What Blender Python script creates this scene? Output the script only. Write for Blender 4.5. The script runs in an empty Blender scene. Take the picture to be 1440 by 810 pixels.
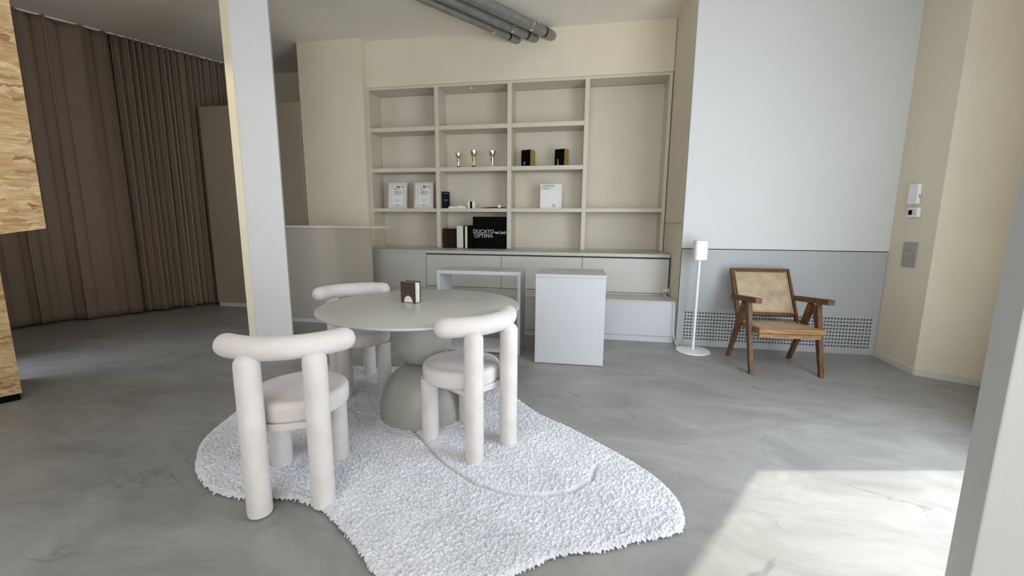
import bpy, bmesh, math, random
import numpy as np
from mathutils import Vector, Matrix, noise
random.seed(7)
SC = bpy.context.scene
COL = SC.collection
R = math.radians

# ------------------------------------------------------------------ camera
CAM_H = 1.22
F_PX, YAW, PITCH, ROLL = 583.0, 0.177, 0.1534, 0.0068
def cam_axes():
    cy, sy = math.cos(YAW), math.sin(YAW); cp, sp = math.cos(PITCH), math.sin(PITCH)
    fwd = Vector((-sy*cp, cy*cp, -sp)); right = Vector((cy, sy, 0)); up = right.cross(fwd)
    cr, sr = math.cos(ROLL), math.sin(ROLL)
    return right*cr + up*sr, up*cr - right*sr, -fwd
rx, ux, bx_ = cam_axes()
cd = bpy.data.cameras.new('camera'); cam = bpy.data.objects.new('camera', cd); COL.objects.link(cam)
cam.matrix_world = Matrix(((rx.x, ux.x, bx_.x, 0), (rx.y, ux.y, bx_.y, 0), (rx.z, ux.z, bx_.z, CAM_H), (0, 0, 0, 1)))
cd.sensor_width = 36; cd.lens = F_PX*36/1440; cd.clip_start = 0.02
SC.camera = cam

# ------------------------------------------------------------------ view, world, sun, daylight in the openings
SC.view_settings.view_transform = 'Standard'; SC.view_settings.look = 'None'
SC.view_settings.gamma = 1; SC.view_settings.use_curve_mapping = False
SC.view_settings.exposure = 0.0
w = bpy.data.worlds.new('sky'); SC.world = w; w.use_nodes = True
w.node_tree.nodes['Background'].inputs[0].default_value = (0.62, 0.78, 1.0, 1)
w.node_tree.nodes['Background'].inputs[1].default_value = 1.2

def area(name, loc, direction, sx, sy, power, color):
    l = bpy.data.lights.new(name, 'AREA'); l.shape = 'RECTANGLE'; l.size = sx; l.size_y = sy
    l.energy = power; l.color = color
    o = bpy.data.objects.new(name, l); COL.objects.link(o); o.location = loc
    o.rotation_euler = Vector(direction).to_track_quat('-Z', 'Y').to_euler()
    return o
sun = bpy.data.lights.new('sun', 'SUN'); sun.energy = 4.3; sun.angle = R(0.8); sun.color = (1, .95, .86)
so = bpy.data.objects.new('sun', sun); COL.objects.link(so)
SUN_EL = math.atan(2.42/1.76)
sd = Vector((-.982*math.cos(SUN_EL), -.187*math.cos(SUN_EL), -math.sin(SUN_EL)))
so.rotation_euler = sd.to_track_quat('-Z', 'Y').to_euler()
# facade frame of reference (direction of the shop front on the right)
FD = Vector((-.5, -.866, 0)); FN = Vector((-.866, .5, 0)); F0 = Vector((3.094, 3.625, 0))
dc = F0 + FD*2.25; 
area('daylight_side_door', (dc.x, dc.y, 1.25), FN*1.0 + Vector((0, 0, .05)), 1.6, 2.3, 75, (.82, .90, 1.0))
area('daylight_front_window', (-.1, -1.93, 1.75), (.03, 1, .15), 3.0, 2.5, 84, (1.0, .965, .91))
area('daylight_left_unseen_opening', (-5.12, 1.73, 1.15), (.99, .12, -.15), 1.15, 2.2, 30, (.72, .82, 1.0))  # daylight in an unseen opening, set close for the floor glow
lamp = bpy.data.lights.new('added_column_warm_spot', 'SPOT'); lamp.energy = 45; lamp.spot_size = R(36); lamp.spot_blend = .6; lamp.color = (1, .80, .5); lamp.shadow_soft_size = .05  # added warm lamp without a fixture, yellows the column edge
lo = bpy.data.objects.new('added_column_warm_spot', lamp); COL.objects.link(lo); lo.location = (-4.5, 2.6, 3.3)
lo.rotation_euler = (Vector((-3.2, 3.48, 2.0)) - lo.location).to_track_quat('-Z', 'Y').to_euler()

# ------------------------------------------------------------------ materials
def mat(name, col, rough=.6, metal=0, mott=0, mscale=4, bump=0, bscale=60, spec=.5, sheen=0):
    m = bpy.data.materials.new(name); m.use_nodes = True; nt = m.node_tree; b = nt.nodes['Principled BSDF']
    b.inputs['Base Color'].default_value = (*col, 1); b.inputs['Roughness'].default_value = rough; b.inputs['Metallic'].default_value = metal
    b.inputs['Specular IOR Level'].default_value = spec
    if sheen: b.inputs['Sheen Weight'].default_value = sheen; b.inputs['Sheen Roughness'].default_value = .4
    tc = nt.nodes.new('ShaderNodeTexCoord')
    if mott:
        n = nt.nodes.new('ShaderNodeTexNoise'); n.inputs['Scale'].default_value = mscale; n.inputs['Detail'].default_value = 5
        nt.links.new(tc.outputs['Object'], n.inputs['Vector'])
        r = nt.nodes.new('ShaderNodeValToRGB'); r.color_ramp.elements[0].position = .3; r.color_ramp.elements[1].position = .7
        r.color_ramp.elements[0].color = (*[c*(1-mott) for c in col], 1); r.color_ramp.elements[1].color = (*[min(1, c*(1+mott)) for c in col], 1)
        nt.links.new(n.outputs['Fac'], r.inputs[0]); nt.links.new(r.outputs[0], b.inputs['Base Color'])
    if bump:
        n2 = nt.nodes.new('ShaderNodeTexNoise'); n2.inputs['Scale'].default_value = bscale; n2.inputs['Detail'].default_value = 3
        nt.links.new(tc.outputs['Object'], n2.inputs['Vector'])
        bp = nt.nodes.new('ShaderNodeBump'); bp.inputs['Strength'].default_value = bump; bp.inputs['Distance'].default_value = .004
        nt.links.new(n2.outputs['Fac'], bp.inputs['Height']); nt.links.new(bp.outputs[0], b.inputs['Normal'])
    return m
M = {}
M['wall'] = mat('warm_wall_plaster', (.72, .64, .49), .75, mott=.03, mscale=2, bump=.15, bscale=120)
M['wall_white'] = mat('cool_white_wall_paint', (.60, .60, .58), .7, mott=.015, mscale=1.5, bump=.1, bscale=150)
M['ceiling'] = mat('ceiling_paint', (.84, .78, .68), .85, mott=.04, mscale=1.2)
M['joinery'] = mat('greige_lacquer', (.62, .565, .455), .45, mott=.02, mscale=3)
M['joinery_low'] = mat('grey_lacquer', (.50, .485, .44), .4, mott=.02, mscale=3)
M['desk'] = mat('pale_grey_desk_lacquer', (.50, .505, .51), .4, mott=.02, mscale=5)
M['panel_tan'] = mat('tan_panel_lacquer', (.34, .275, .195), .5, mott=.03, mscale=2)
M['counter'] = mat('shade_dimmed_counter_lacquer', (.42, .37, .295), .5, mott=.02, mscale=3)  # lacquer darkened for the weaker light falling on the counter front
M['panel_low'] = mat('grey_panel_paint', (.385, .39, .385), .55, mott=.02, mscale=3)
M['column'] = mat('column_paint', (.76, .75, .74), .45, mott=.02, mscale=2)
M['column_edge'] = mat('warm_lit_column_edge', (.92, .82, .58), .5)  # warm light on the narrow column face, put into its colour
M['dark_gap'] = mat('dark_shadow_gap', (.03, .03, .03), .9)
M['black'] = mat('black_matt', (.002, .002, .002), .6, spec=.06)
M['black_metal'] = mat('black_metal', (.01, .01, .01), .35)
M['navy'] = mat('navy_cover', (.005, .006, .022), .6, spec=.1)
M['gold'] = mat('gold_board', (.36, .22, .05), .4, mott=.15, mscale=30)
M['silver'] = mat('silver_plated', (.85, .85, .83), .12, metal=1)
M['goldcup'] = mat('gold_plated', (.80, .66, .32), .2, metal=1)
M['paper'] = mat('white_paper', (.80, .78, .75), .6)
M['cream_paper'] = mat('cream_paper', (.72, .69, .58), .7)
M['offwhite_frame'] = mat('off_white_frame', (.66, .60, .56), .5)
M['brown_book'] = mat('dark_brown_cover', (.018, .007, .006), .6, spec=.15)
M['print'] = mat('dark_print', (.02, .018, .016), .7)
M['spine'] = mat('faded_spine_print', (.10, .07, .04), .7)
M['print_white'] = mat('white_print', (.75, .75, .75), .7)
M['print_grey'] = mat('grey_print', (.33, .33, .33), .7)
M['white_plastic'] = mat('white_plastic', (.80, .80, .79), .35)
M['grey_plastic'] = mat('grey_switch_plate', (.34, .32, .30), .4)
M['pipe'] = mat('galvanised_conduit', (.26, .26, .235), .38, metal=.35, mott=.15, mscale=12)
M['chair'] = mat('blush_suede', (.66, .612, .575), .75, mott=.07, mscale=9, bump=.2, bscale=180, sheen=.25)
M['table'] = mat('sage_grey_table_lacquer', (.52, .52, .48), .3, mott=.02, mscale=6)
M['table_base'] = mat('sage_grey_base', (.35, .35, .31), .42, mott=.04, mscale=6)
M['bronze'] = mat('bronze_metal', (.13, .10, .075), .3, metal=.7)
M['curtain'] = mat('taupe_curtain_cloth', (.235, .172, .122), .9, mott=.06, mscale=40, bump=.2, bscale=500)
M['base'] = mat('baseboard_paint', (.60, .585, .53), .5)

def floor_mat():
    m = bpy.data.materials.new('micro_cement'); m.use_nodes = True; nt = m.node_tree; L = nt.links.new; b = nt.nodes['Principled BSDF']
    tc = nt.nodes.new('ShaderNodeTexCoord')
    n = nt.nodes.new('ShaderNodeTexNoise'); n.inputs['Scale'].default_value = 1.7; n.inputs['Detail'].default_value = 8; n.inputs['Roughness'].default_value = .72; n.inputs['Distortion'].default_value = .7
    mp = nt.nodes.new('ShaderNodeMapping'); mp.inputs['Rotation'].default_value = (0, 0, .5); mp.inputs['Scale'].default_value = (1, 1.8, 1)
    L(tc.outputs['Object'], mp.inputs[0]); L(mp.outputs[0], n.inputs['Vector'])
    r = nt.nodes.new('ShaderNodeValToRGB'); e = r.color_ramp.elements
    e[0].position = .33; e[0].color = (.228, .223, .208, 1); e[1].position = .67; e[1].color = (.350, .343, .322, 1)
    L(n.outputs['Fac'], r.inputs[0])
    # trowel marks: thin dark arcs
    v = nt.nodes.new('ShaderNodeTexNoise'); v.inputs['Scale'].default_value = 1.6; v.inputs['Detail'].default_value = 4; v.inputs['Distortion'].default_value = .9
    L(tc.outputs['Object'], v.inputs['Vector'])
    a = nt.nodes.new('ShaderNodeMath'); a.operation = 'SUBTRACT'; a.inputs[1].default_value = .5; L(v.outputs['Fac'], a.inputs[0])
    ab = nt.nodes.new('ShaderNodeMath'); ab.operation = 'ABSOLUTE'; L(a.outputs[0], ab.inputs[0])
    rr = nt.nodes.new('ShaderNodeValToRGB'); rr.color_ramp.elements[0].color = (.70, .70, .70, 1); rr.color_ramp.elements[1].position = .008; rr.color_ramp.elements[1].color = (1, 1, 1, 1)
    L(ab.outputs[0], rr.inputs[0])
    # break the marks up
    k = nt.nodes.new('ShaderNodeTexNoise'); k.inputs['Scale'].default_value = 2.2; L(tc.outputs['Object'], k.inputs['Vector'])
    kr = nt.nodes.new('ShaderNodeValToRGB'); kr.color_ramp.elements[0].position = .5; kr.color_ramp.elements[1].position = .62; L(k.outputs['Fac'], kr.inputs[0])
    mx = nt.nodes.new('ShaderNodeMix'); mx.data_type = 'RGBA'; mx.blend_type = 'MULTIPLY'
    L(kr.outputs[0], mx.inputs['Factor']); L(r.outputs[0], mx.inputs['A']); L(rr.outputs[0], mx.inputs['B'])
    L(mx.outputs['Result'], b.inputs['Base Color'])
    n3 = nt.nodes.new('ShaderNodeTexNoise'); n3.inputs['Scale'].default_value = 3; n3.inputs['Detail'].default_value = 6; L(tc.outputs['Object'], n3.inputs['Vector'])
    mr = nt.nodes.new('ShaderNodeMapRange'); mr.inputs['To Min'].default_value = .34; mr.inputs['To Max'].default_value = .52; L(n3.outputs['Fac'], mr.inputs[0]); L(mr.outputs[0], b.inputs['Roughness'])
    bp = nt.nodes.new('ShaderNodeBump'); bp.inputs['Strength'].default_value = .25; bp.inputs['Distance'].default_value = .01; L(n.outputs['Fac'], bp.inputs['Height']); L(bp.outputs[0], b.inputs['Normal'])
    return m
M['floor'] = floor_mat()

def osb_mat():
    m = bpy.data.materials.new('osb_strands'); m.use_nodes = True; nt = m.node_tree; L = nt.links.new; b = nt.nodes['Principled BSDF']
    b.inputs['Roughness'].default_value = .7
    tc = nt.nodes.new('ShaderNodeTexCoord'); prev = None
    for i, (rot, sc) in enumerate(((.10, (5, 5, 36)), (-.28, (8, 8, 60)), (.55, (16, 16, 48)))):
        mp = nt.nodes.new('ShaderNodeMapping'); mp.inputs['Scale'].default_value = sc; mp.inputs['Rotation'].default_value = (rot, rot*.6, 0); mp.inputs['Location'].default_value = (i*3.1, i*1.7, i)
        dn = nt.nodes.new('ShaderNodeTexNoise'); dn.inputs['Scale'].default_value = 22; dn.inputs['Detail'].default_value = 5; L(tc.outputs['Object'], dn.inputs['Vector'])
        ad = nt.nodes.new('ShaderNodeVectorMath'); ad.operation = 'MULTIPLY_ADD'; ad.inputs[1].default_value = (.03, .03, .07)
        L(dn.outputs['Color'], ad.inputs[0]); L(tc.outputs['Object'], ad.inputs[2]); L(ad.outputs[0], mp.inputs[0])
        v = nt.nodes.new('ShaderNodeTexVoronoi'); L(mp.outputs[0], v.inputs['Vector']); v.inputs['Scale'].default_value = 1
        sp = nt.nodes.new('ShaderNodeSeparateColor'); L(v.outputs['Color'], sp.inputs[0])
        r = nt.nodes.new('ShaderNodeValToRGB'); e = r.color_ramp.elements
        e[0].color = (.30, .16, .06, 1); e[1].color = (.68, .50, .28, 1)
        x = e.new(.14); x.color = (.48, .30, .13, 1); x = e.new(.6); x.color = (.55, .37, .175, 1)
        L(sp.outputs[0], r.inputs[0])
        if prev is None: prev = r.outputs[0]
        else:
            g = nt.nodes.new('ShaderNodeMath'); g.operation = 'GREATER_THAN'; g.inputs[1].default_value = .5; L(sp.outputs[1], g.inputs[0])
            mx = nt.nodes.new('ShaderNodeMix'); mx.data_type = 'RGBA'; L(g.outputs[0], mx.inputs['Factor']); L(prev, mx.inputs['A']); L(r.outputs[0], mx.inputs['B']); prev = mx.outputs['Result']
    gm = nt.nodes.new('ShaderNodeMapping'); gm.inputs['Scale'].default_value = (10, 10, 190); L(tc.outputs['Object'], gm.inputs[0])
    gn = nt.nodes.new('ShaderNodeTexNoise'); gn.inputs['Scale'].default_value = 1; gn.inputs['Detail'].default_value = 6; L(gm.outputs[0], gn.inputs['Vector'])
    gr = nt.nodes.new('ShaderNodeValToRGB'); gr.color_ramp.elements[0].position = .35; gr.color_ramp.elements[0].color = (.66, .60, .54, 1); gr.color_ramp.elements[1].position = .56; gr.color_ramp.elements[1].color = (1, 1, 1, 1); L(gn.outputs['Fac'], gr.inputs[0])
    mg = nt.nodes.new('ShaderNodeMix'); mg.data_type = 'RGBA'; mg.blend_type = 'MULTIPLY'; mg.inputs['Factor'].default_value = 1; L(prev, mg.inputs['A']); L(gr.outputs[0], mg.inputs['B'])
    L(mg.outputs['Result'], b.inputs['Base Color'])
    return m
M['osb'] = osb_mat()

def wood_mat(name, c1, c2, ax=(1, 1, 1)):
    m = bpy.data.materials.new(name); m.use_nodes = True; nt = m.node_tree; L = nt.links.new; b = nt.nodes['Principled BSDF']
    b.inputs['Roughness'].default_value = .5; b.inputs['Specular IOR Level'].default_value = .25
    tc = nt.nodes.new('ShaderNodeTexCoord'); mp = nt.nodes.new('ShaderNodeMapping'); mp.inputs['Scale'].default_value = ax; L(tc.outputs['Object'], mp.inputs[0])
    n = nt.nodes.new('ShaderNodeTexNoise'); n.inputs['Scale'].default_value = 14; n.inputs['Detail'].default_value = 6; n.inputs['Distortion'].default_value = .6; L(mp.outputs[0], n.inputs['Vector'])
    r = nt.nodes.new('ShaderNodeValToRGB'); r.color_ramp.elements[0].position = .35; r.color_ramp.elements[1].position = .65
    r.color_ramp.elements[0].color = (*c1, 1); r.color_ramp.elements[1].color = (*c2, 1); L(n.outputs['Fac'], r.inputs[0]); L(r.outputs[0], b.inputs['Base Color'])
    return m
M['teak'] = wood_mat('oiled_teak', (.080, .035, .013), (.175, .085, .032), (5, 5, .8))
M['teak_rail'] = wood_mat('oiled_teak_rail', (.20, .105, .042), (.36, .20, .085), (.8, 5, 5))

def cane_mat():
    m = bpy.data.materials.new('woven_cane'); m.use_nodes = True; nt = m.node_tree; L = nt.links.new; b = nt.nodes['Principled BSDF']
    b.inputs['Roughness'].default_value = .6
    tc = nt.nodes.new('ShaderNodeTexCoord'); mp = nt.nodes.new('ShaderNodeMapping'); L(tc.outputs['Object'], mp.inputs[0])
    S = 78.0
    sep = nt.nodes.new('ShaderNodeSeparateXYZ'); L(mp.outputs[0], sep.inputs[0])
    def sn(sock):
        a = nt.nodes.new('ShaderNodeMath'); a.operation = 'MULTIPLY'; a.inputs[1].default_value = S*2*math.pi/2; L(sock, a.inputs[0])
        s = nt.nodes.new('ShaderNodeMath'); s.operation = 'SINE'; L(a.outputs[0], s.inputs[0]); return s.outputs[0]
    yz = nt.nodes.new('ShaderNodeMath'); yz.operation = 'ADD'; L(sep.outputs[1], yz.inputs[0]); L(sep.outputs[2], yz.inputs[1])
    p = nt.nodes.new('ShaderNodeMath'); p.operation = 'MULTIPLY'; L(sn(sep.outputs[0]), p.inputs[0]); L(sn(yz.outputs[0]), p.inputs[1])
    n = nt.nodes.new('ShaderNodeTexNoise'); n.inputs['Scale'].default_value = 9; n.inputs['Detail'].default_value = 4; L(tc.outputs['Object'], n.inputs['Vector'])
    r = nt.nodes.new('ShaderNodeValToRGB'); e = r.color_ramp.elements; e[0].position = 0.0; e[0].color = (.54, .42, .28, 1); e[1].position = .7; e[1].color = (.16, .10, .055, 1)
    L(p.outputs[0], r.inputs[0])
    r2 = nt.nodes.new('ShaderNodeValToRGB'); r2.color_ramp.elements[0].color = (.75, .75, .75, 1); r2.color_ramp.elements[0].position = .3; r2.color_ramp.elements[1].color = (1.2, 1.2, 1.15, 1); r2.color_ramp.elements[1].position = .7; L(n.outputs['Fac'], r2.inputs[0])
    mx = nt.nodes.new('ShaderNodeMix'); mx.data_type = 'RGBA'; mx.blend_type = 'MULTIPLY'; mx.inputs['Factor'].default_value = 1; L(r.outputs[0], mx.inputs['A']); L(r2.outputs[0], mx.inputs['B'])
    L(mx.outputs['Result'], b.inputs['Base Color'])
    bp = nt.nodes.new('ShaderNodeBump'); bp.inputs['Strength'].default_value = .5; bp.inputs['Distance'].default_value = .003; bp.invert = True; L(p.outputs[0], bp.inputs['Height']); L(bp.outputs[0], b.inputs['Normal'])
    return m
M['cane'] = cane_mat()
M['cane_edge'] = mat('cane_edge_binding', (.40, .29, .17), .6)

# ------------------------------------------------------------------ geometry helpers
def box(bm, x0, x1, y0, y1, z0, z1, mtx=None):
    vs = [bm.verts.new((x, y, z)) for x in (x0, x1) for y in (y0, y1) for z in (z0, z1)]
    if mtx is not None:
        for v in vs: v.co = mtx @ v.co
    for f in ((0, 1, 3, 2), (4, 6, 7, 5), (0, 4, 5, 1), (2, 3, 7, 6), (0, 2, 6, 4), (1, 5, 7, 3)):
        bm.faces.new([vs[i] for i in f])
    return vs
def prism(bm, pts, z0, z1):
    a = [bm.verts.new((p[0], p[1], z0)) for p in pts]; b = [bm.verts.new((p[0], p[1], z1)) for p in pts]
    n = len(pts)
    for i in range(n): bm.faces.new((a[i], a[(i+1) % n], b[(i+1) % n], b[i]))
    bm.faces.new(a[::-1]); bm.faces.new(b)
def lathe(bm, prof, seg=48, c=(0, 0)):
    rings = []
    for r, z in prof:
        if r < 1e-5: rings.append([bm.verts.new((c[0], c[1], z))])
        else: rings.append([bm.verts.new((c[0]+r*math.cos(2*math.pi*i/seg), c[1]+r*math.sin(2*math.pi*i/seg), z)) for i in range(seg)])
    for a, b in zip(rings[:-1], rings[1:]):
        for i in range(seg):
            j = (i+1) % seg
            if len(a) == 1 and len(b) == 1: continue
            if len(a) == 1: bm.faces.new((a[0], b[j], b[i]))
            elif len(b) == 1: bm.faces.new((a[i], a[j], b[0]))
            else: bm.faces.new((a[i], a[j], b[j], b[i]))
def tube(bm, pts, rad, seg=16, caps='round'):
    pts = [Vector(p) for p in pts]; n = len(pts)
    if not hasattr(rad, '__len__'): rad = [rad]*n
    P, Rd, T = [], [], []
    tan = [(pts[min(i+1, n-1)]-pts[max(i-1, 0)]).normalized() for i in range(n)]
    if caps == 'round':
        for k in range(4, 0, -1):
            a = k/4*math.pi/2; P.append(pts[0]-tan[0]*rad[0]*math.sin(a)); Rd.append(rad[0]*max(math.cos(a), .02)); T.append(tan[0])
    for p, r, t in zip(pts, rad, tan): P.append(p); Rd.append(r); T.append(t)
    if caps == 'round':
        for k in range(1, 5):
            a = k/4*math.pi/2; P.append(pts[-1]+tan[-1]*rad[-1]*math.sin(a)); Rd.append(rad[-1]*max(math.cos(a), .02)); T.append(tan[-1])
    up = Vector((0, 0, 1)) if abs(T[0].z) < .9 else Vector((1, 0, 0))
    nrm = (up - T[0]*up.dot(T[0])).normalized(); rings = []
    for p, r, t in zip(P, Rd, T):
        nrm = (nrm - t*nrm.dot(t)).normalized(); bn = t.cross(nrm)
        rings.append([bm.verts.new(p + (nrm*math.cos(2*math.pi*i/seg) + bn*math.sin(2*math.pi*i/seg))*r) for i in range(seg)])
    for a, b in zip(rings[:-1], rings[1:]):
        for i in range(seg): bm.faces.new((a[i], a[(i+1) % seg], b[(i+1) % seg], b[i]))
    bm.faces.new(rings[0][::-1]); bm.faces.new(rings[-1])
def obj(name, bm, m, parent=None, smooth=False, bevel=0, seg=2, loc=None, rz=0):
    bmesh.ops.recalc_face_normals(bm, faces=bm.faces)
    me = bpy.data.meshes.new(name); bm.to_mesh(me); bm.free()
    me.materials.append(M[m] if isinstance(m, str) else m)
    if smooth:
        for p in me.polygons: p.use_smooth = True
        me.set_sharp_from_angle(angle=R(40))
    o = bpy.data.objects.new(name, me); COL.objects.link(o)
    if parent: o.parent = parent
    if loc: o.location = loc
    o.rotation_euler.z = rz
    if bevel:
        b = o.modifiers.new('bevel', 'BEVEL'); b.width = bevel; b.segments = seg; b.limit_method = 'ANGLE'
    return o
def bxo(name, b, m, parent=None, bevel=.002, **k):
    bm = bmesh.new(); box(bm, *b); return obj(name, bm, m, parent, bevel=bevel, **k)
def struct(o): o['kind'] = 'structure'; return o
def tag(o, label, cat, group=None):
    o['label'] = label; o['category'] = cat
    if group: o['group'] = group
    return o
def thing(name, label, cat, loc=(0, 0, 0), rz=0, group=None):
    o = bpy.data.objects.new(name, None); COL.objects.link(o); o.location = loc; o.rotation_euler.z = rz; o.empty_display_size = .05
    return tag(o, label, cat, group)
def text(name, s, size, m, parent, loc, rx=R(90), ry=0, align='CENTER', sx=1, offset=0):
    cu = bpy.data.curves.new(name, 'FONT'); cu.body = s; cu.size = size; cu.align_x = align; cu.extrude = .0004; cu.offset = offset
    t = bpy.data.objects.new(name+'_tmp', cu); COL.objects.link(t)
    bpy.context.view_layer.update()
    me = bpy.data.meshes.new_from_object(t.evaluated_get(bpy.context.evaluated_depsgraph_get()))
    bpy.data.objects.remove(t); me.materials.clear(); me.materials.append(M[m]); me.name = name
    o = bpy.data.objects.new(name, me); COL.objects.link(o); o.parent = parent; o.location = loc; o.rotation_euler = (rx, ry, 0); o.scale = (sx, 1, 1)
    return o
def ray(px, py):
    v = Vector(((px-720)/F_PX, (405-py)/F_PX, -1)); return rx*v.x + ux*v.y + bx_*v.z
def fl(px, py, z=0):
    d = ray(px, py); t = (z-CAM_H)/d.z; return Vector((d.x*t, d.y*t, z))

CZ = 3.5   # ceiling height
# ------------------------------------------------------------------ structure
struct(bxo('floor', (-10, 3.8, -2.2, 6.4, -.1, 0), 'floor', bevel=0))
bm = bmesh.new(); prism(bm, [(-10, -2.2), (2.1, -2.2), (2.1, .677), (1.6, .677), (3.3, 3.62), (3.2, 6.4), (-10, 6.4)], CZ, CZ+.1)
struct(obj('ceiling', bm, 'ceiling'))
struct(bxo('wall_back', (-3.7, .93, 5.6, 5.75, 0, CZ), 'wall', bevel=0))
struct(bxo('wall_back_recess', (-5.6, -3.7, 6.1, 6.25, 0, CZ), 'wall', bevel=0))
struct(bxo('wall_back_pilaster', (-3.755, -2.862, 5.15, 6.1, 0, CZ), 'wall', bevel=.002))
struct(bxo('wall_back_bulkhead', (-2.862, .908, 5.27, 5.6, 2.945, CZ), 'wall', bevel=0))
# block with the armchair in front: side return and face
bm = bmesh.new(); prism(bm, [(.905, 5.75), (.932, 4.40), (2.735, 4.40), (3.2, 4.40), (3.2, 5.75)], 0, CZ)
struct(obj('wall_right_block', bm, 'wall'))
struct(bxo('wall_right_block_face', (.930, 2.731, 4.365, 4.402, .992, CZ), 'wall_white', bevel=.003))
struct(bxo('trim_return_seam', (.911, .9135, 4.41, 5.25, 1.238, 1.242), 'dark_gap', bevel=0))
c0 = Vector((2.731, 4.40)); c1 = Vector((2.713, 3.845)); wd = Vector((.866, -.5)); c2 = c1 + wd*.44
bm = bmesh.new(); prism(bm, [c0, c1, c2, c2 + Vector((.5, .866))*.15, (3.2, 4.4)], 0, CZ)
struct(obj('wall_right_corner', bm, 'wall'))
# low panel with square perforations
bm = bmesh.new()
x0, x1, z0, z1 = .935, 2.726, .002, .984
nx, nz, hx0, hx1, hz0, hz1 = 61, 9, 1.011, 2.668, .075, .345
hw = .0082
xs = [x0] + sum([[hx0+(hx1-hx0)*i/(nx-1)-hw, hx0+(hx1-hx0)*i/(nx-1)+hw] for i in range(nx)], []) + [x1]
zs = [z0] + sum([[hz0+(hz1-hz0)*i/(nz-1)-hw, hz0+(hz1-hz0)*i/(nz-1)+hw] for i in range(nz)], []) + [z1]
g = [[bm.verts.new((x, 4.365, z)) for z in zs] for x in xs]
for i in range(len(xs)-1):
    for j in range(len(zs)-1):
        if i % 2 == 1 and j % 2 == 1: continue
        bm.faces.new((g[i][j], g[i+1][j], g[i+1][j+1], g[i][j+1]))
pp = thing('radiator_cover', 'low grey-white wall panel with rows of small square holes behind the armchair', 'wall panel', (0, 0, 0))
o = obj('perforated_panel', bm, 'panel_low', pp); s = o.modifiers.new('thickness', 'SOLIDIFY'); s.thickness = .012; s.offset = 1
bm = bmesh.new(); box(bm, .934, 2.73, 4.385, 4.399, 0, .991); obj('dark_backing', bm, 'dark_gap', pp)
# facade on the right
def facade(name, t0, t1, z0, z1):
    a = F0+FD*t0; b = F0+FD*t1; o_ = -FN*.18
    bm = bmesh.new(); prism(bm, [(a.x, a.y), (b.x, b.y), (b.x+o_.x, b.y+o_.y), (a.x+o_.x, a.y+o_.y)], z0, z1)
    return struct(obj(name, bm, 'wall'))
facade('wall_right', -.1, 1.262, 0, CZ)
a_ = F0+FD*1.262; b_ = F0+FD*3.3
bm = bmesh.new(); prism(bm, [tuple(p)[:2] for p in (a_, b_+FN*.04, b_-FN*.04, a_-FN*.18)], 2.42, CZ); struct(obj('wall_right_lintel', bm, 'wall'))
def azp(px, py, r): d = ray(px, py); d.z = 0; return d.normalized()*r
B = azp(1364, 810, 1.30); A = B + Vector((.5, .866, 0))*.217
bm = bmesh.new(); e = Vector((.866, -.5, 0))*1.3
prism(bm, [(B.x, B.y), (A.x, A.y), (A.x+e.x, A.y+e.y), (B.x+e.x, B.y+e.y)], 0, CZ)
struct(obj('wall_front_pier', bm, 'wall_white', bevel=.004))
struct(bxo('wall_right_front', (1.95, 2.1, -2.1, .45, 0, CZ), 'wall_white', bevel=0))
# wall with the shop window behind the camera
struct(bxo('wall_front_sill', (-10, 2.1, -2.15, -2.0, 0, .45), 'wall', bevel=0))
struct(bxo('wall_front_lintel', (-10, 2.1, -2.15, -2.0, 3.05, CZ), 'wall', bevel=0))
struct(bxo('wall_front_left', (-10, -3.85, -2.15, -2.0, .45, 3.05), 'wall', bevel=0))
struct(bxo('wall_front_right', (1.45, 2.1, -2.15, -2.0, .45, 3.05), 'wall', bevel=0))
wf = bpy.data.objects.new('window_1', None); COL.objects.link(wf); struct(wf)
for xx in (-3.85, -2.1, -.32, 1.39): bxo('window_frame', (xx, xx+.06, -2.1, -2.04, .45, 3.05), 'black_metal', wf)
for zz in (.45, 2.99): bxo('window_frame', (-3.85, 1.45, -2.1, -2.04, zz, zz+.06), 'black_metal', wf)
# left wall along the curtains
CB = Vector((-5.436, 5.29, 0)); CDIR = Vector((-.472, -.881, 0)); CN = Vector((-.881, .472, 0))
def lwall(name, t0, t1, z0, z1):
    a = CB+CDIR*t0+CN*.22; b = CB+CDIR*t1+CN*.22; o_ = CN*.15
    bm = bmesh.new(); prism(bm, [(a.x, a.y), (b.x, b.y), (b.x+o_.x, b.y+o_.y), (a.x+o_.x, a.y+o_.y)], z0, z1)
    return struct(obj(name, bm, 'wall'))
lwall('wall_left', -1.2, 2.55, 0, CZ); 
bm = bmesh.new(); prism(bm, [(-6.83, 3.09), (-6.90, 2.94), (-5.15, 2.32), (-5.05, 2.45)], 0, CZ); struct(obj('wall_left_added_return', bm, 'wall'))  # unseen wall added close by, so window light pools beside the OSB counter
struct(bxo('wall_left_added_lintel', (-5.2, -5.05, 1.1, 2.35, 2.4, CZ), 'wall', bevel=0)); struct(bxo('wall_left_added_near', (-5.2, -5.05, -2.1, 1.1, 0, CZ), 'wall', bevel=0))  # rest of the added window wall, out of view
# baseboards on the chamfered corner
def board(name, p, q, h=.055, t=.012):
    d = (q-p).normalized(); n = Vector((-d.y, d.x)); n = n if n.dot(-p) > 0 else -n
    bm = bmesh.new(); prism(bm, [p, q, q+n*t, p+n*t], 0, h); return struct(obj(name, bm, 'base', bevel=.002))
board('baseboard_right_corner', c0 + (c1-c0)*.07, c1); board('baseboard_right', c1, c2)
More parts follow.
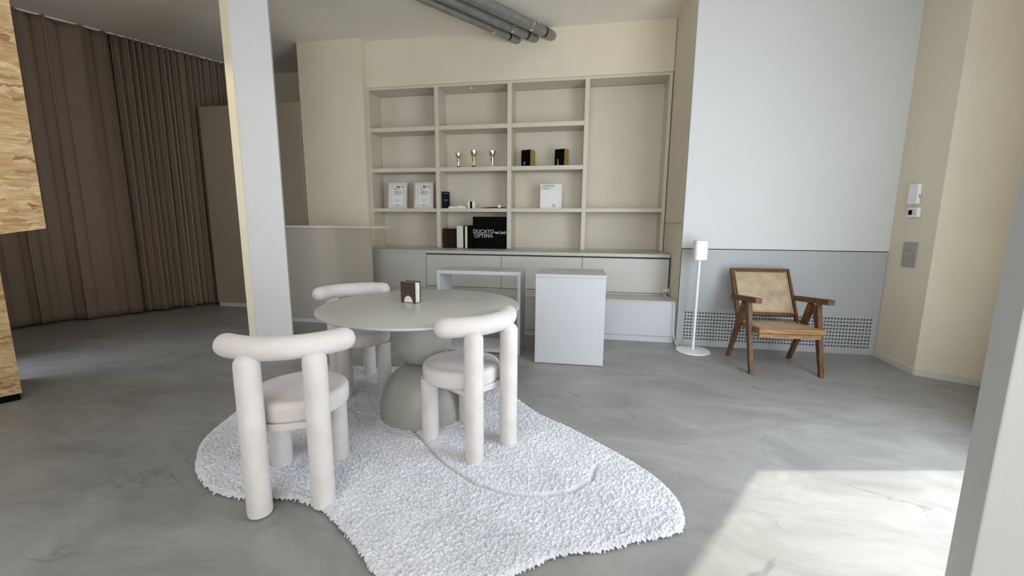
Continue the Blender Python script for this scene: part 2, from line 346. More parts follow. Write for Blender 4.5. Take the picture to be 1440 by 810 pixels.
# structural column
Mp = azp(363, 484, 1); Mp = fl(363, 486); u = Vector((.866, .5, 0)); Rp = Mp + u*.315; Lp = Mp + Vector((-.094, .012, 0))
bk = Vector((-.30, .40, 0)).normalized()*.33
bm = bmesh.new(); prism(bm, [(p.x, p.y) for p in (Mp, Rp, Rp+bk, Lp+bk, Lp)], 0, CZ)
col = struct(obj('trim_column', bm, 'column', bevel=.004))
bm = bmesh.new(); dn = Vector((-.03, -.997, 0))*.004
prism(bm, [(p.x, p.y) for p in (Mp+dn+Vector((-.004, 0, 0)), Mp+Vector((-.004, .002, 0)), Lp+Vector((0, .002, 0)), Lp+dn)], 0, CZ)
struct(obj('trim_column_warm_lit_face', bm, 'column_edge'))

# ------------------------------------------------------------------ curtains
TT, TS = .0, 4.9
def curtain(name, t0, t1, label, fold, nfold, ztop):
    bm = bmesh.new(); n = int(nfold*14) if nfold > 20 else int(nfold*24); nz_ = 40
    rnd = random.Random(nfold); ph = [0]; 
    for i in range(n): ph.append(ph[-1] + 2*math.pi*nfold/n*(1+.55*math.sin(i*.11+nfold)*math.sin(i*.047)))
    k = 2*math.pi*nfold/ph[-1]; ph = [p*k for p in ph]
    rows = []
    for j in range(nz_+1):
        v = j/nz_; z = .02 + (ztop-.02)*v; row = []
        for i in range(n+1):
            t = t0 + (t1-t0)*i/n
            a = fold(v)
            low = math.sin(ph[i]*.5+1.3)*.5 + math.sin(ph[i]*.23+.4)*.5
            d = a*(math.sin(ph[i] + .25*math.sin(v*3+i*.01))*(.45+.55*v) + low*(1-v)*1.1)
            sh = .30*a*math.sin(2*ph[i])
            zb = z if j else z + .02*max(0, math.sin(ph[i]*.23+2.0))
            p = CB + CDIR*(t+sh) - CN*d; row.append(bm.verts.new((p.x, p.y, zb)))
        rows.append(row)
    for a, b in zip(rows[:-1], rows[1:]):
        for i in range(n): bm.faces.new((a[i], a[i+1], b[i+1], b[i]))
    o = obj(name, bm, 'curtain', smooth=True); s = o.modifiers.new('thickness', 'SOLIDIFY'); s.thickness = .004
    return tag(o, label, 'curtain', None)
curtain('curtain', .88, 2.45, 'dark taupe curtain with wide soft waves, the one nearer the OSB boards', lambda v: .075, 7, 3.485)
curtain('curtain', -.35, .86, 'dark taupe curtain gathered in dense narrow pleats beside the tall tan panel', lambda v: .07-.025*v, 17, 3.485)
bm = bmesh.new(); a = CB+CDIR*-.75; b = CB+CDIR*3.2
prism(bm, [(a-CN*.012).to_2d(), (b-CN*.012).to_2d(), (b+CN*.012).to_2d(), (a+CN*.012).to_2d()], 3.487, 3.5)
tag(obj('curtain_track', bm, 'ceiling'), 'pale ceiling rail that both dark curtains hang from', 'curtain rail')

# ------------------------------------------------------------------ tall tan panel
t = thing('partition_panel', 'tall tan partition panel between the pleated curtain and the pilaster', 'panel', (-4.53, 5.14, 0))
bxo('panel_board', (-.755, .77, -.02, .02, .06, 2.772), 'panel_tan', t); bxo('plinth', (-.75, .77, -.005, .015, 0, .06), 'base', t)

# ------------------------------------------------------------------ reception counter
t = thing('reception_counter', 'chest-high beige counter with thin projecting top between column and shelving', 'counter', (-3.07, 4.45, 0))
bxo('front_panel', (-.63, .612, 0, .03, .075, 1.156), 'counter', t); bxo('counter_top', (-.65, .75, -.015, .28, 1.156, 1.184), 'joinery', t, bevel=.003)
bxo('end_panel', (.15, .18, .03, .26, .0, 1.156), 'wall', t); bxo('end_panel', (-.63, -.6, .03, .26, .0, 1.156), 'wall', t); bxo('plinth', (-.60, .582, .04, .07, 0, .075), 'base', t)

# ------------------------------------------------------------------ built-in shelving
YF, YB = 5.27, 5.598
sh = thing('wall_shelving', 'built-in greige open shelving of four bays filling the back wall', 'shelving', (0, 0, 0))
sh.location = (0, YF, .9)
def sb(name, x0, x1, z0, z1, y0=0, y1=None, m='joinery'):
    return bxo(name, (x0, x1, y0, (YB-YF) if y1 is None else y1, z0-.9, z1-.9), m, sh, bevel=.0015)
sb('back_board', -2.85, .87, .9, 2.91, y0=.306)
for (a, b_) in ((-2.887, -2.851), (-1.957, -1.905), (-1.015, -.962), (-.078, -.027), (.866, .903)): sb('upright', a, b_, .905, 2.94 if True else 0, y1=.305)
sb('top_panel', -2.851, .866, 2.912, 2.943, y0=.004, y1=.305)
bays = ((-2.85, -1.958), (-1.904, -1.016), (-.961, -.079), (-.026, .865))
for k, (a, b_) in enumerate(bays):
    for z in ((2.395, 2.447), (1.884, 1.934), (1.370, 1.415)):
        if k == 3 and z[0] > 1.5: continue
        sb('shelf', a, b_, *z, y0=.004, y1=.305)
t = thing('shelf_light', 'small round recessed light under the top of the second shelving bay', 'light', (-1.50, 5.37, 2.912))
bm = bmesh.new(); lathe(bm, [(0, -.008), (.032, -.008), (.036, 0), (0, 0)], 24); obj('bezel', bm, 'silver', t, smooth=True)
# base cabinets
cb = thing('base_cabinet', 'long low grey cabinet run with drawers and countertop under the shelving', 'cabinet', (0, 4.8, 0))
bxo('countertop', (-2.86, .912, -.005, .47, .862, .898), 'joinery_low', cb, bevel=.002)
bxo('carcass', (-2.86, .905, .03, .79, 0, .861), 'joinery_low', cb, bevel=0)
bxo('side_front', (-2.86, -1.935, .0, .03, 0, .861), 'joinery_low', cb)
dx = (-1.93, -.99, -.045, .905)
for a, b_ in zip(dx[:-1], dx[1:]):
    bxo('drawer', (a+.003, b_-.003, .0, .03, .463, .843), 'joinery_low', cb)
    bxo('drawer', (a+.003, b_-.003, .0, .03, .0, .452), 'joinery_low', cb)
bxo('recess', (-1.93, .905, .027, .031, .845, .861), 'dark_gap', cb, bevel=0)
bm = bmesh.new(); box(bm, .905, .9125, .03, .47, .44, .86); obj('recess', bm, 'dark_gap', cb)
st = thing('window_bench', 'low long grey-white plinth bench along the floor before the drawers', 'bench', (0, 4.42, 0))
bxo('bench_top', (-2.3, .935, 0, .378, .425, .441), 'joinery_low', st); bxo('bench_front', (-2.3, .928, .003, .02, .068, .424), 'desk', st)
bxo('bench_body', (-2.3, .925, .02, .378, .0, .424), 'joinery_low', st, bevel=0); bxo('plinth', (-2.3, .922, .012, .02, 0, .055), 'desk', st)

# ------------------------------------------------------------------ desks in front of it
t = thing('console_desk', 'open grey-white console frame standing behind the round table', 'desk', (-.985, 3.707, 0), R(1))
bxo('top', (-.40, .40, 0, .37, .752, .785), 'desk', t); bxo('side_panel', (-.40, -.372, 0, .37, 0, .751), 'desk', t); bxo('side_panel', (.372, .40, 0, .37, 0, .751), 'desk', t)
bxo('bottom_shelf', (-.371, .371, .0, .37, .012, .048), 'desk', t)
t = thing('pedestal_desk', 'pale grey box desk with closed front, right of the open console', 'desk', (-.126, 3.528, 0), R(1))
bxo('top', (-.299, .299, 0, .50, .772, .797), 'desk', t); bxo('front_panel', (-.297, .297, .003, .028, 0.006, .771), 'desk', t)
bxo('side_panel', (-.297, -.27, .029, .50, 0, .771), 'desk', t); bxo('side_panel', (.27, .297, .029, .50, 0, .771), 'desk', t)

# ------------------------------------------------------------------ OSB structures at left
def plane_pt(px, py, p, n):
    d = ray(px, py); o = Vector((0, 0, CAM_H)); return o + d*((p-o).dot(n)/d.dot(n))
GD = Vector((.47, .883, 0)).normalized(); GN = Vector((.883, -.47, 0))
cu = azp(65, 320, 3.5)
bot_r = plane_pt(65, 321, cu, GN); bot_l = plane_pt(-60, 337, cu, GN)
th = Vector((-.883, .47, 0))*.02
tr = Vector((bot_r.x, bot_r.y, CZ)); tl = Vector((bot_l.x, bot_l.y, CZ))
bh = thing('osb_bulkhead', 'upper OSB board bulkhead hanging from the ceiling at the left edge', 'OSB board', (bot_r.x, bot_r.y, CZ))
bm = bmesh.new(); O = Vector((bot_r.x, bot_r.y, CZ))
a = [bm.verts.new(p-O) for p in (bot_l, bot_r, tr, tl)]; b = [bm.verts.new(p-O+th) for p in (bot_l, bot_r, tr, tl)]
for i in range(4): bm.faces.new((a[i], a[(i+1) % 4], b[(i+1) % 4], b[i]))
bm.faces.new(a[::-1]); bm.faces.new(b); obj('face_board', bm, 'osb', bh)
bm = bmesh.new(); q = Vector((-.883, .47, 0))*.6
pts = (bot_r+th, bot_r+q, tr+q, tr+th); a = [bm.verts.new(p-O) for p in pts]; b = [bm.verts.new(p-O-GD*.02) for p in pts]
for i in range(4): bm.faces.new((a[i], a[(i+1) % 4], b[(i+1) % 4], b[i]))
bm.faces.new(a[::-1]); bm.faces.new(b); obj('end_board', bm, 'osb', bh)
lc = fl(33, 562); 
oc = thing('osb_counter', 'lower OSB board counter on a black plinth at the left edge', 'OSB board', (lc.x, lc.y, 0))
def gbox(name, s0, s1, d0, d1, z0, z1, m, par):
    bm = bmesh.new(); pts = [GD*(-s)+GN*(-d) for s, d in ((s0, d0), (s1, d0), (s1, d1), (s0, d1))]; prism(bm, [(p.x, p.y) for p in pts], z0, z1); return obj(name, bm, m, par, bevel=.001)
gbox('face_board', 0, 1.5, 0, .02, .05, 1.0, 'osb', oc); gbox('end_board', 0, .02, .021, .6, .05, 1.0, 'osb', oc); gbox('top_board', 0, 1.5, 0, .6, 1.001, 1.02, 'osb', oc); gbox('plinth', .01, 1.5, .015, .58, 0, .049, 'black', oc)

# ------------------------------------------------------------------ rug
outline = [(-1.939, 1.649), (-2.079, 1.822), (-2.151, 2.02), (-2.207, 2.23), (-2.291, 2.581), (-2.285, 2.887), (-2.103, 3.09), (-1.78, 3.10), (-1.542, 3.155), (-1.058, 3.216), (-0.639, 2.978), (-0.446, 2.723), (-0.256, 2.504), (-0.069, 2.369), (0.17, 2.157), (0.334, 1.989), (0.412, 1.862), (0.444, 1.744), (0.43, 1.624), (0.385, 1.564), (0.241, 1.5), (0.104, 1.428), (-0.052, 1.374), (-0.149, 1.307), (-0.22, 1.25), (-0.32, 1.17), (-0.471, 1.104), (-0.656, 1.150), (-0.823, 1.274), (-0.977, 1.375), (-1.082, 1.433), (-1.248, 1.471), (-1.432, 1.436), (-1.628, 1.449), (-1.808, 1.539)]
def smooth_loop(P, n=12):
    out = []; N = len(P)
    for i in range(N):
        p0, p1, p2, p3 = (Vector(P[(i+k) % N]) for k in (-1, 0, 1, 2))
        for j in range(n):
            t = j/n; out.append(.5*((2*p1)+(-p0+p2)*t+(2*p0-5*p1+4*p2-p3)*t*t+(-p0+3*p1-3*p2+p3)*t**3))
    return out
OL = np.array([tuple(p) for p in smooth_loop(outline)])
def seg_dist(X, Y, P, closed):
    D = np.full(X.shape, 9.0); n = len(P)
    for i in range(n if closed else n-1):
        ax, ay = P[i]; bx, by = P[(i+1) % n]; dx, dy = bx-ax, by-ay; L2 = dx*dx+dy*dy+1e-12
        t = np.clip(((X-ax)*dx+(Y-ay)*dy)/L2, 0, 1); D = np.minimum(D, np.hypot(X-ax-t*dx, Y-ay-t*dy))
    return D
def inside(X, Y, P):
    c = np.zeros(X.shape, bool); n = len(P)
    for i in range(n):
        ax, ay = P[i]; bx, by = P[(i+1) % n]
        if ay == by: continue
        c ^= ((ay > Y) != (by > Y)) & (X < (bx-ax)*(Y-ay)/(by-ay)+ax)
    return c
h = .0045
gx = np.arange(-2.36, .50, h); gy = np.arange(1.06, 3.27, h)
X, Y = np.meshgrid(gx, gy, indexing='ij')
rs = np.random.RandomState(3)
Xj = X + rs.uniform(-.4, .4, X.shape)*h; Yj = Y + rs.uniform(-.4, .4, X.shape)*h
sdist = seg_dist(Xj, Yj, OL[::3], True)*np.where(inside(Xj, Yj, OL[::3]), 1, -1)
# tufts: jittered cells
cell = .012; nxc = int(3/cell)+2; nyc = int(2.4/cell)+2
jx = rs.uniform(-.45, .45, (nxc, nyc)); jy = rs.uniform(-.45, .45, (nxc, nyc)); jh = rs.uniform(.35, 1, (nxc, nyc))
ci = ((Xj+2.37)/cell).astype(int); cj = ((Yj-1.05)/cell).astype(int)
best = np.full(X.shape, 9.0); bh_ = np.zeros(X.shape)
for di in (-1, 0, 1):
    for dj in (-1, 0, 1):
        a = np.clip(ci+di, 0, nxc-1); b = np.clip(cj+dj, 0, nyc-1)
        cx = -2.37+(a+.5+jx[a, b])*cell; cy = 1.05+(b+.5+jy[a, b])*cell
        d = np.hypot(Xj-cx, Yj-cy)/cell; mk = d < best; best = np.where(mk, d, best); bh_ = np.where(mk, jh[a, b], bh_)
pile = .013 + .013*bh_*np.clip(1-best**2*1.1, 0, 1) + rs.uniform(-.002, .002, X.shape)
g1 = [tuple(fl(px, py, .02)[:2]) for px, py in ((540, 588), (578, 600), (598, 622), (625, 652), (668, 680), (712, 694), (762, 697), (805, 690), (832, 674), (838, 655))]
g2 = [tuple(fl(px, py, .02)[:2]) for px, py in ((470, 560), (505, 582), (540, 588))]
gd = np.minimum(seg_dist(Xj, Yj, g1, False), seg_dist(Xj, Yj, g2, False))
pile *= 1 - .85*np.exp(-(gd/.010)**2)
pile *= np.clip((sdist+.004)/.028, 0, 1)**.45
ok = sdist > -.004 + rs.uniform(-.004, .004, X.shape)
idx = -np.ones(X.shape, int); idx[ok] = np.arange(ok.sum())
V = np.stack([Xj[ok], Yj[ok], pile[ok]+.002], 1)
q = ok[:-1, :-1] & ok[1:, :-1] & ok[1:, 1:] & ok[:-1, 1:]
Fc = np.stack([idx[:-1, :-1][q], idx[1:, :-1][q], idx[1:, 1:][q], idx[:-1, 1:][q]], 1)
def rug_mat():
    m = mat('shaggy_wool', (.66, .67, .70), .95, sheen=.3); nt = m.node_tree; L = nt.links.new; b = nt.nodes['Principled BSDF']
    tc = nt.nodes.new('ShaderNodeTexCoord'); n = nt.nodes.new('ShaderNodeTexNoise'); n.inputs['Scale'].default_value = 3.2; n.inputs['Detail'].default_value = 9; n.inputs['Roughness'].default_value = .75
    L(tc.outputs['Object'], n.inputs['Vector']); r = nt.nodes.new('ShaderNodeValToRGB'); r.color_ramp.elements[0].position = .35; r.color_ramp.elements[0].color = (.54, .545, .57, 1)
    r.color_ramp.elements[1].position = .65; r.color_ramp.elements[1].color = (.70, .705, .73, 1); L(n.outputs['Fac'], r.inputs[0]); L(r.outputs[0], b.inputs['Base Color']); return m
M['rug'] = rug_mat()
me = bpy.data.meshes.new('rug'); me.from_pydata(V.tolist(), [], Fc.tolist()); me.materials.append(M['rug'])
rug = bpy.data.objects.new('shag_rug', me); COL.objects.link(rug)
tag(rug, 'pale grey irregular blob-shaped shag rug under the round table', 'rug')

# ------------------------------------------------------------------ round table
t = thing('round_table', 'round sage-grey dining table with hourglass pedestal on the rug', 'table', (-1.0, 2.4, .004))
bm = bmesh.new(); lathe(bm, [(0, .690), (.57, .690), (.600, .700), (.609, .708), (.608, .714), (.603, .7165), (0, .7165)], 96); obj('table_top', bm, 'table', t, smooth=True)
bm = bmesh.new(); pr = [(0, .352), (.07, .352)]
for k in range(1, 13):
    a = k/12*math.pi/2; pr.append((.07+.118*math.sin(a)**.9, .352+.20*(1-math.cos(a))))
pr += [(.190, .62), (.190, .689), (0, .689)]
lathe(bm, pr, 64); obj('pedestal_bowl', bm, 'table_base', t, smooth=True)
bm = bmesh.new(); pr = [(0, 0), (.272, 0), (.274, .02)]
for k in range(0, 15):
    a = k/14*math.pi/2*.93; pr.append((.274*math.cos(a)**.8, .03+.318*math.sin(a)))
pr += [(.06, .351), (0, .351)]
lathe(bm, pr, 64); obj('pedestal_dome', bm, 'table_base', t, smooth=True)

t = thing('napkin_holder', 'bronze metal napkin holder full of white napkins on the round table', 'napkin holder', (-1.095, 2.452, .7205), R(-12))
bm = bmesh.new()
def arch_plate(bm, y, w=.055, H=.135):
    out = [(-w, 0), (-.034, 0)]
    for k in range(9): a = math.pi*(1-k/8); out.append((.034*math.cos(a), .005+.042*math.sin(a)))
    out += [(.034, 0), (w, 0), (w, H), (-w, H)]
    a = [bm.verts.new((p[0], y, p[1])) for p in out]; b = [bm.verts.new((p[0], y+.003, p[1])) for p in out]; n = len(out)
    for i in range(n): bm.faces.new((a[i], a[(i+1) % n], b[(i+1) % n], b[i]))
    bm.faces.new(a[::-1]); bm.faces.new(b)
arch_plate(bm, -.028); obj('front_plate', bm, 'bronze', t)
bm = bmesh.new(); arch_plate(bm, .028); obj('back_plate', bm, 'bronze', t)
bxo('base_plate', (-.055, .055, -.0245, .0275, 0, .003), 'bronze', t, bevel=0)
bm = bmesh.new()
for k in range(9): y = -.023+k*.0054; box(bm, -.050+random.uniform(0, .003), .053+random.uniform(-.003, .003), y, y+.0042, .004, .128+random.uniform(-.004, .002))
o = obj('napkins', bm, 'paper', t); o['label'] = 'white paper napkins'

# ------------------------------------------------------------------ chairs round the table
def make_chair(label):
    t = thing('tube_chair', label, 'chair', group=None)
    bm = bmesh.new(); pr = [(0, .368), (.185, .368)]
    for k in range(6): a = -math.pi/2+k/5*math.pi/2; pr.append((.192+.020*math.cos(a), .388+.020*math.sin(a)))
    for k in range(7): a = k/6*math.pi/2; pr.append((.186+.028*math.cos(a), .434+.028*math.sin(a)))
    pr += [(.15, .4635), (.0, .465)]
    lathe(bm, pr, 56); obj('seat', bm, 'chair', t, smooth=True)
    for s in (-1, 1):
        bm = bmesh.new(); pr = [(0, 0), (.040, 0), (.046, .004), (.048, .012), (.048, .655)]
        for k in range(1, 7): a = k/6*math.pi/2; pr.append((.048*math.cos(a), .655+.045*math.sin(a)))
        lathe(bm, pr, 32, (s*.125, -.245)); obj('back_post', bm, 'chair', t, smooth=True)
        bm = bmesh.new(); lathe(bm, [(0, 0), (.040, 0), (.046, .004), (.048, .012), (.048, .369), (0, .369)], 32, (s*.135, .118)); obj('leg', bm, 'chair', t, smooth=True)
    pts = []
    for k in range(25):
        x = -.226+.452*k/24; pts.append((x, -.238+.095*(abs(x)/.226)**2.2, .712))
    bm = bmesh.new(); tube(bm, pts, .050, 24); obj('back_rail', bm, 'chair', t, smooth=True)
    bm = bmesh.new(); box(bm, -.13, .13, -.20, -.165, .335, .368); box(bm, -.135, -.11, -.20, .12, .34, .368); box(bm, .11, .135, -.20, .12, .34, .368); obj('under_frame', bm, 'chair', t, bevel=.004)
    return t
def dup(o):
    c = o.copy(); COL.objects.link(c)
    for ch in [k for k in bpy.data.objects if k.parent == o]:
        d = ch.copy(); COL.objects.link(d); d.parent = c
    return c
ch = make_chair('blush suede tube chair nearest the camera, its back towards the viewer at left')
ch.location = (-1.305, 1.65, .004); ch.rotation_euler.z = R(24); ch['group'] = 'chairs around the round table'
c2_ = dup(ch); c2_.location = (-.668, 2.145, .004); c2_.rotation_euler.z = R(57); c2_['label'] = 'blush suede tube chair on the right side of the round table'
c3_ = dup(ch); c3_.location = (-1.60, 2.68, .004); c3_.rotation_euler.z = R(-136); c3_['label'] = 'blush suede tube chair behind the round table, half hidden by its top'

# ------------------------------------------------------------------ armchair
t = thing('cane_armchair', 'low teak armchair with woven cane seat and back beside the white speaker stand', 'armchair', (1.632, 3.86, 0), R(3.2))
def bar(bm, p, q, w0, d0, w1=None, d1=None):
    # tapered bar from p to q in the YZ plane: w along x, d along the in-plane normal
    w1 = w1 or w0; d1 = d1 or d0; p = Vector(p); q = Vector(q); tn = (q-p).normalized(); xn = Vector((1, 0, 0)); nn = tn.cross(xn).normalized()
    vs = []
    for c, w_, d_ in ((p, w0, d0), (q, w1, d1)): vs.append([bm.verts.new(c+xn*sx*w_/2+nn*sn*d_/2) for sx, sn in ((-1, -1), (1, -1), (1, 1), (-1, 1))])
    for i in range(4): bm.faces.new((vs[0][i], vs[0][(i+1) % 4], vs[1][(i+1) % 4], vs[1][i]))
    bm.faces.new(vs[0][::-1]); bm.faces.new(vs[1])
for s in (-1, 1):
    x = s*.27
    bm = bmesh.new(); bar(bm, (x, -.252, 0), (x, -.085, .575), .034, .036, .036, .075)
    for v in bm.verts:
        if v.co.z < .03: v.co.z = 0
    obj('front_leg', bm, 'teak', t, bevel=.004)
    bm = bmesh.new(); bar(bm, (x-s*.002, .245, 0), (x-s*.002, -.02, .565), .034, .036, .034, .075)
    for v in bm.verts:
        if v.co.z < .03: v.co.z = 0
    obj('back_leg', bm, 'teak', t, bevel=.004)
    bm = bmesh.new(); bar(bm, (x, -.268, .622), (x, .225, .572), .050, .045); obj('arm_rest', bm, 'teak', t, bevel=.004)
    bm = bmesh.new(); bar(bm, (s*.248, .115, .33), (s*.248, .395, .815), .022, .038); obj('back_post', bm, 'teak', t, bevel=.003)
bm = bmesh.new(); box(bm, -.25, .25, -.282, -.255, .358, .398); obj('front_rail', bm, 'teak_rail', t, bevel=.003)
bm = bmesh.new(); box(bm, -.236, .236, -.255, -.23, .315, .350); obj('lower_rail', bm, 'teak_rail', t, bevel=.003)
for s in (-1, 1):
    bm = bmesh.new(); bar(bm, (s*.2385, -.27, .377), (s*.2385, .20, .345), .023, .04); obj('seat_rail', bm, 'teak_rail', t, bevel=.003)
bm = bmesh.new(); bar(bm, (0, .200, .345), (0, .225, .343), .45, .04); obj('rear_rail', bm, 'teak_rail', t, bevel=.003)
def sheet(name, p, q, wd_, th_, m):
    bm = bmesh.new(); bar(bm, p, q, wd_, th_); return obj(name, bm, m, t)
sheet('cane_seat', (0, -.255, .3935), (0, .205, .3615), .453, .006, 'cane')
# backrest: frame rails and cane
bm = bmesh.new(); bar(bm, (0, .374, .777), (0, .395, .815), .474, .034); obj('top_rail', bm, 'teak', t, bevel=.003)
bm = bmesh.new(); bar(bm, (0, .165, .415), (0, .18, .44), .474, .034); obj('bottom_rail', bm, 'teak', t, bevel=.003)
dn = Vector((0, -.866, .5))*.012
sheet('cane_back', Vector((0, .178, .437))+dn, Vector((0, .378, .785))+dn, .452, .006, 'cane')
bm = bmesh.new()
for xx in (-.222, .222): tube(bm, [Vector((xx, .178, .437))+dn*1.35, Vector((xx, .378, .785))+dn*1.35], .006, 8)
for f in (.03, .97): c = Vector((0, .178, .437)).lerp(Vector((0, .378, .785)), f)+dn*1.35; tube(bm, [c+Vector((-.222, 0, 0)), c+Vector((.222, 0, 0))], .006, 8)
obj('cane_binding', bm, 'cane_edge', t, smooth=True)

# ------------------------------------------------------------------ speaker on stand, cord, socket
t = thing('speaker_stand', 'slim white speaker stand with round base left of the armchair', 'speaker stand', (1.056, 4.173, 0))
bm = bmesh.new(); lathe(bm, [(0, 0), (.150, 0), (.156, .004), (.154, .012), (.06, .018), (.02, .022), (0, .022)], 64); obj('base', bm, 'white_plastic', t, smooth=True)
bm = bmesh.new(); lathe(bm, [(0, .02), (.0135, .02), (.0135, .885), (.035, .890), (.035, .895), (0, .895)], 24); obj('pole', bm, 'white_plastic', t, smooth=True)
t = thing('speaker', 'white rounded speaker standing on the slim white stand', 'speaker', (1.056, 4.173, .8955))
bm = bmesh.new()
def rrect(w, d, r, n=6):
    out = []
    for cx, cy, a0 in ((w-r, d-r, 0), (-w+r, d-r, 90), (-w+r, -d+r, 180), (w-r, -d+r, 270)):
        for k in range(n+1): a = R(a0+90*k/n); out.append((cx+r*math.cos(a), cy+r*math.sin(a)))
    return out
prism(bm, rrect(.06, .06, .035), 0, .182); obj('cabinet', bm, 'white_plastic', t, smooth=True, bevel=.006)
bm = bmesh.new(); prism(bm, rrect(.050, .050, .03), .182, .1835); obj('touch_panel', bm, 'desk', t)
bm = bmesh.new(); prism(bm, rrect(.0610, .0610, .036), .165, .1665); obj('seam', bm, 'grey_plastic', t)
t = thing('wall_socket', 'small socket with white plug low on the return wall by the cabinet', 'socket', (.914, 4.80, .495))
bxo('plate', (-.006, .004, -.04, .04, -.04, .04), 'joinery', t); bm = bmesh.new(); tube(bm, [(-.006, -.0, .0), (-.045, -.0, .0)], .014, 12); obj('plug', bm, 'white_plastic', t, smooth=True)
pts = [(.868, 4.80, .495), (.85, 4.76, .485), (.852, 4.66, .46), (.885, 4.50, .447), (.90, 4.40, .43), (.905, 4.392, .30), (.91, 4.388, .12), (.925, 4.34, .03), (.95, 4.28, .006), (1.0, 4.22, .012), (1.03, 4.19, .024)]
def cat(P, n=6):
    P = [Vector(p) for p in P]; P = [2*P[0]-P[1]] + P + [2*P[-1]-P[-2]]; out = []
    for i in range(1, len(P)-2):
        p0, p1, p2, p3 = P[i-1:i+3]
        for j in range(n):
            s = j/n; out.append(.5*((2*p1)+(-p0+p2)*s+(2*p0-5*p1+4*p2-p3)*s*s+(-p0+3*p1-3*p2+p3)*s**3))
    out.append(P[-2]); return out
bm = bmesh.new(); tube(bm, cat(pts), .0035, 8); tag(obj('power_cord', bm, 'white_plastic', smooth=True), 'thin white power cord from wall socket to the speaker stand', 'cord')

# ------------------------------------------------------------------ controls on the chamfered wall
wallx = 2.7215
def wx(y): return c0.x + (c1.x-c0.x)*(c0.y-y)/(c0.y-c1.y)
def wallthing(name, label, cat_, y, z): return thing(name, label, cat_, (wx(y), y, z), math.atan2(c0.x-c1.x, c0.y-c1.y)*-1)
t = wallthing('wall_intercom', 'white slim wall receiver above the thermostat', 'intercom', 4.125, 1.492)
bxo('housing', (-.026, 0, -.058, .058, -.085, .083), 'white_plastic', t, bevel=.006); bxo('side_button', (-.016, -.006, -.062, -.058, -.035, -.01), 'grey_plastic', t, bevel=0)
t = wallthing('thermostat', 'small white thermostat with black display between receiver and switches', 'thermostat', 4.105, 1.338)
bxo('housing', (-.022, 0, -.062, .062, -.04, .04), 'white_plastic', t, bevel=.004); bxo('display', (-.024, -.022, .0, .045, -.02, .022), 'black', t, bevel=0)
for k in (-.014, .002, .018): bxo('button', (-.024, -.022, -.032, -.016, k-.004, k+.004), 'grey_plastic', t, bevel=0)
t = wallthing('switch_plate', 'grey block of wall switches, lowest of the fittings right of the armchair', 'light switch', 4.09, .985)
bxo('plate', (-.008, 0, -.082, .082, -.108, .105), 'grey_plastic', t)
for k in (-.068, 0, .068): bxo('rocker', (-.012, -.008, -.03, .065, k-.028, k+.028), 'grey_plastic', t)

# ------------------------------------------------------------------ things on the ceiling
for k, (p, q_, r, lab) in enumerate((((-1.66, 4.24, 3.41), (-.868, 5.30, 3.385), .040, 'thin galvanised ceiling conduit, leftmost of the three entering the back wall'),
                     ((-1.45, 4.28, 3.42), (-.655, 5.30, 3.39), .044, 'galvanised ceiling conduit running in the middle of the three'),
                     ((-1.20, 4.30, 3.43), (-.462, 5.30, 3.41), .054, 'thickest galvanised ceiling conduit, rightmost of the three'))):
    p = Vector(p); q_ = Vector(q_); d = (q_-p); start = p - d*1.6; start.z = p.z + .01
    t = thing('conduit_pipe', lab, 'pipe', tuple(q_), group='pipes under the ceiling')
    bm = bmesh.new(); e_ = q_ - start
    tube(bm, [start-q_, -d*.12], r, 24, caps='flat'); obj('pipe', bm, 'pipe', t, smooth=True)
    bm = bmesh.new(); n_ = d.normalized(); tube(bm, [-d*.125, -n_*.10, -n_*.05+Vector((0, .012, 0)), Vector((0, .0, 0))+n_*-.01+Vector((0, .03, 0))], [r*1.04]*3+[r*.98], 24, caps='flat'); obj('elbow', bm, 'pipe', t, smooth=True)
    for f in (.14, .32):
        c = -d*f; bm = bmesh.new(); tube(bm, [c-n_*.012, c+n_*.012], r*1.08, 24, caps='flat'); obj('collar', bm, 'silver' if f > .2 else 'black_metal', t, smooth=True)
    bm = bmesh.new(); c = -d*.22; tube(bm, [c+Vector((0, 0, r*.7)), Vector((c.x, c.y, CZ-q_.z))], .006, 8, caps='flat'); obj('hanger', bm, 'white_plastic', t)
t = thing('ceiling_spotlight', 'small black ceiling spotlight right of the column top', 'spotlight', (-2.99, 3.90, CZ))
bm = bmesh.new(); lathe(bm, [(0, 0), (.028, 0), (.028, -.02), (.03, -.025), (.03, -.10), (.022, -.105), (.018, -.09), (0, -.09)], 24); obj('housing', bm, 'black_metal', t, smooth=True)
bm = bmesh.new(); lathe(bm, [(0, -.092), (.016, -.092), (0, -.096)], 16); obj('lens', bm, 'silver', t, smooth=True)
t = thing('wall_detector', 'round metal-rimmed fitting high on the white wall above the armchair', 'detector', (1.985, 4.365, 3.30))
t.rotation_euler = (R(90), 0, 0)
bm = bmesh.new(); lathe(bm, [(0, 0), (.06, 0), (.065, .01), (.055, .03), (.03, .036), (0, .036)], 32); obj('housing', bm, 'grey_plastic', t, smooth=True)

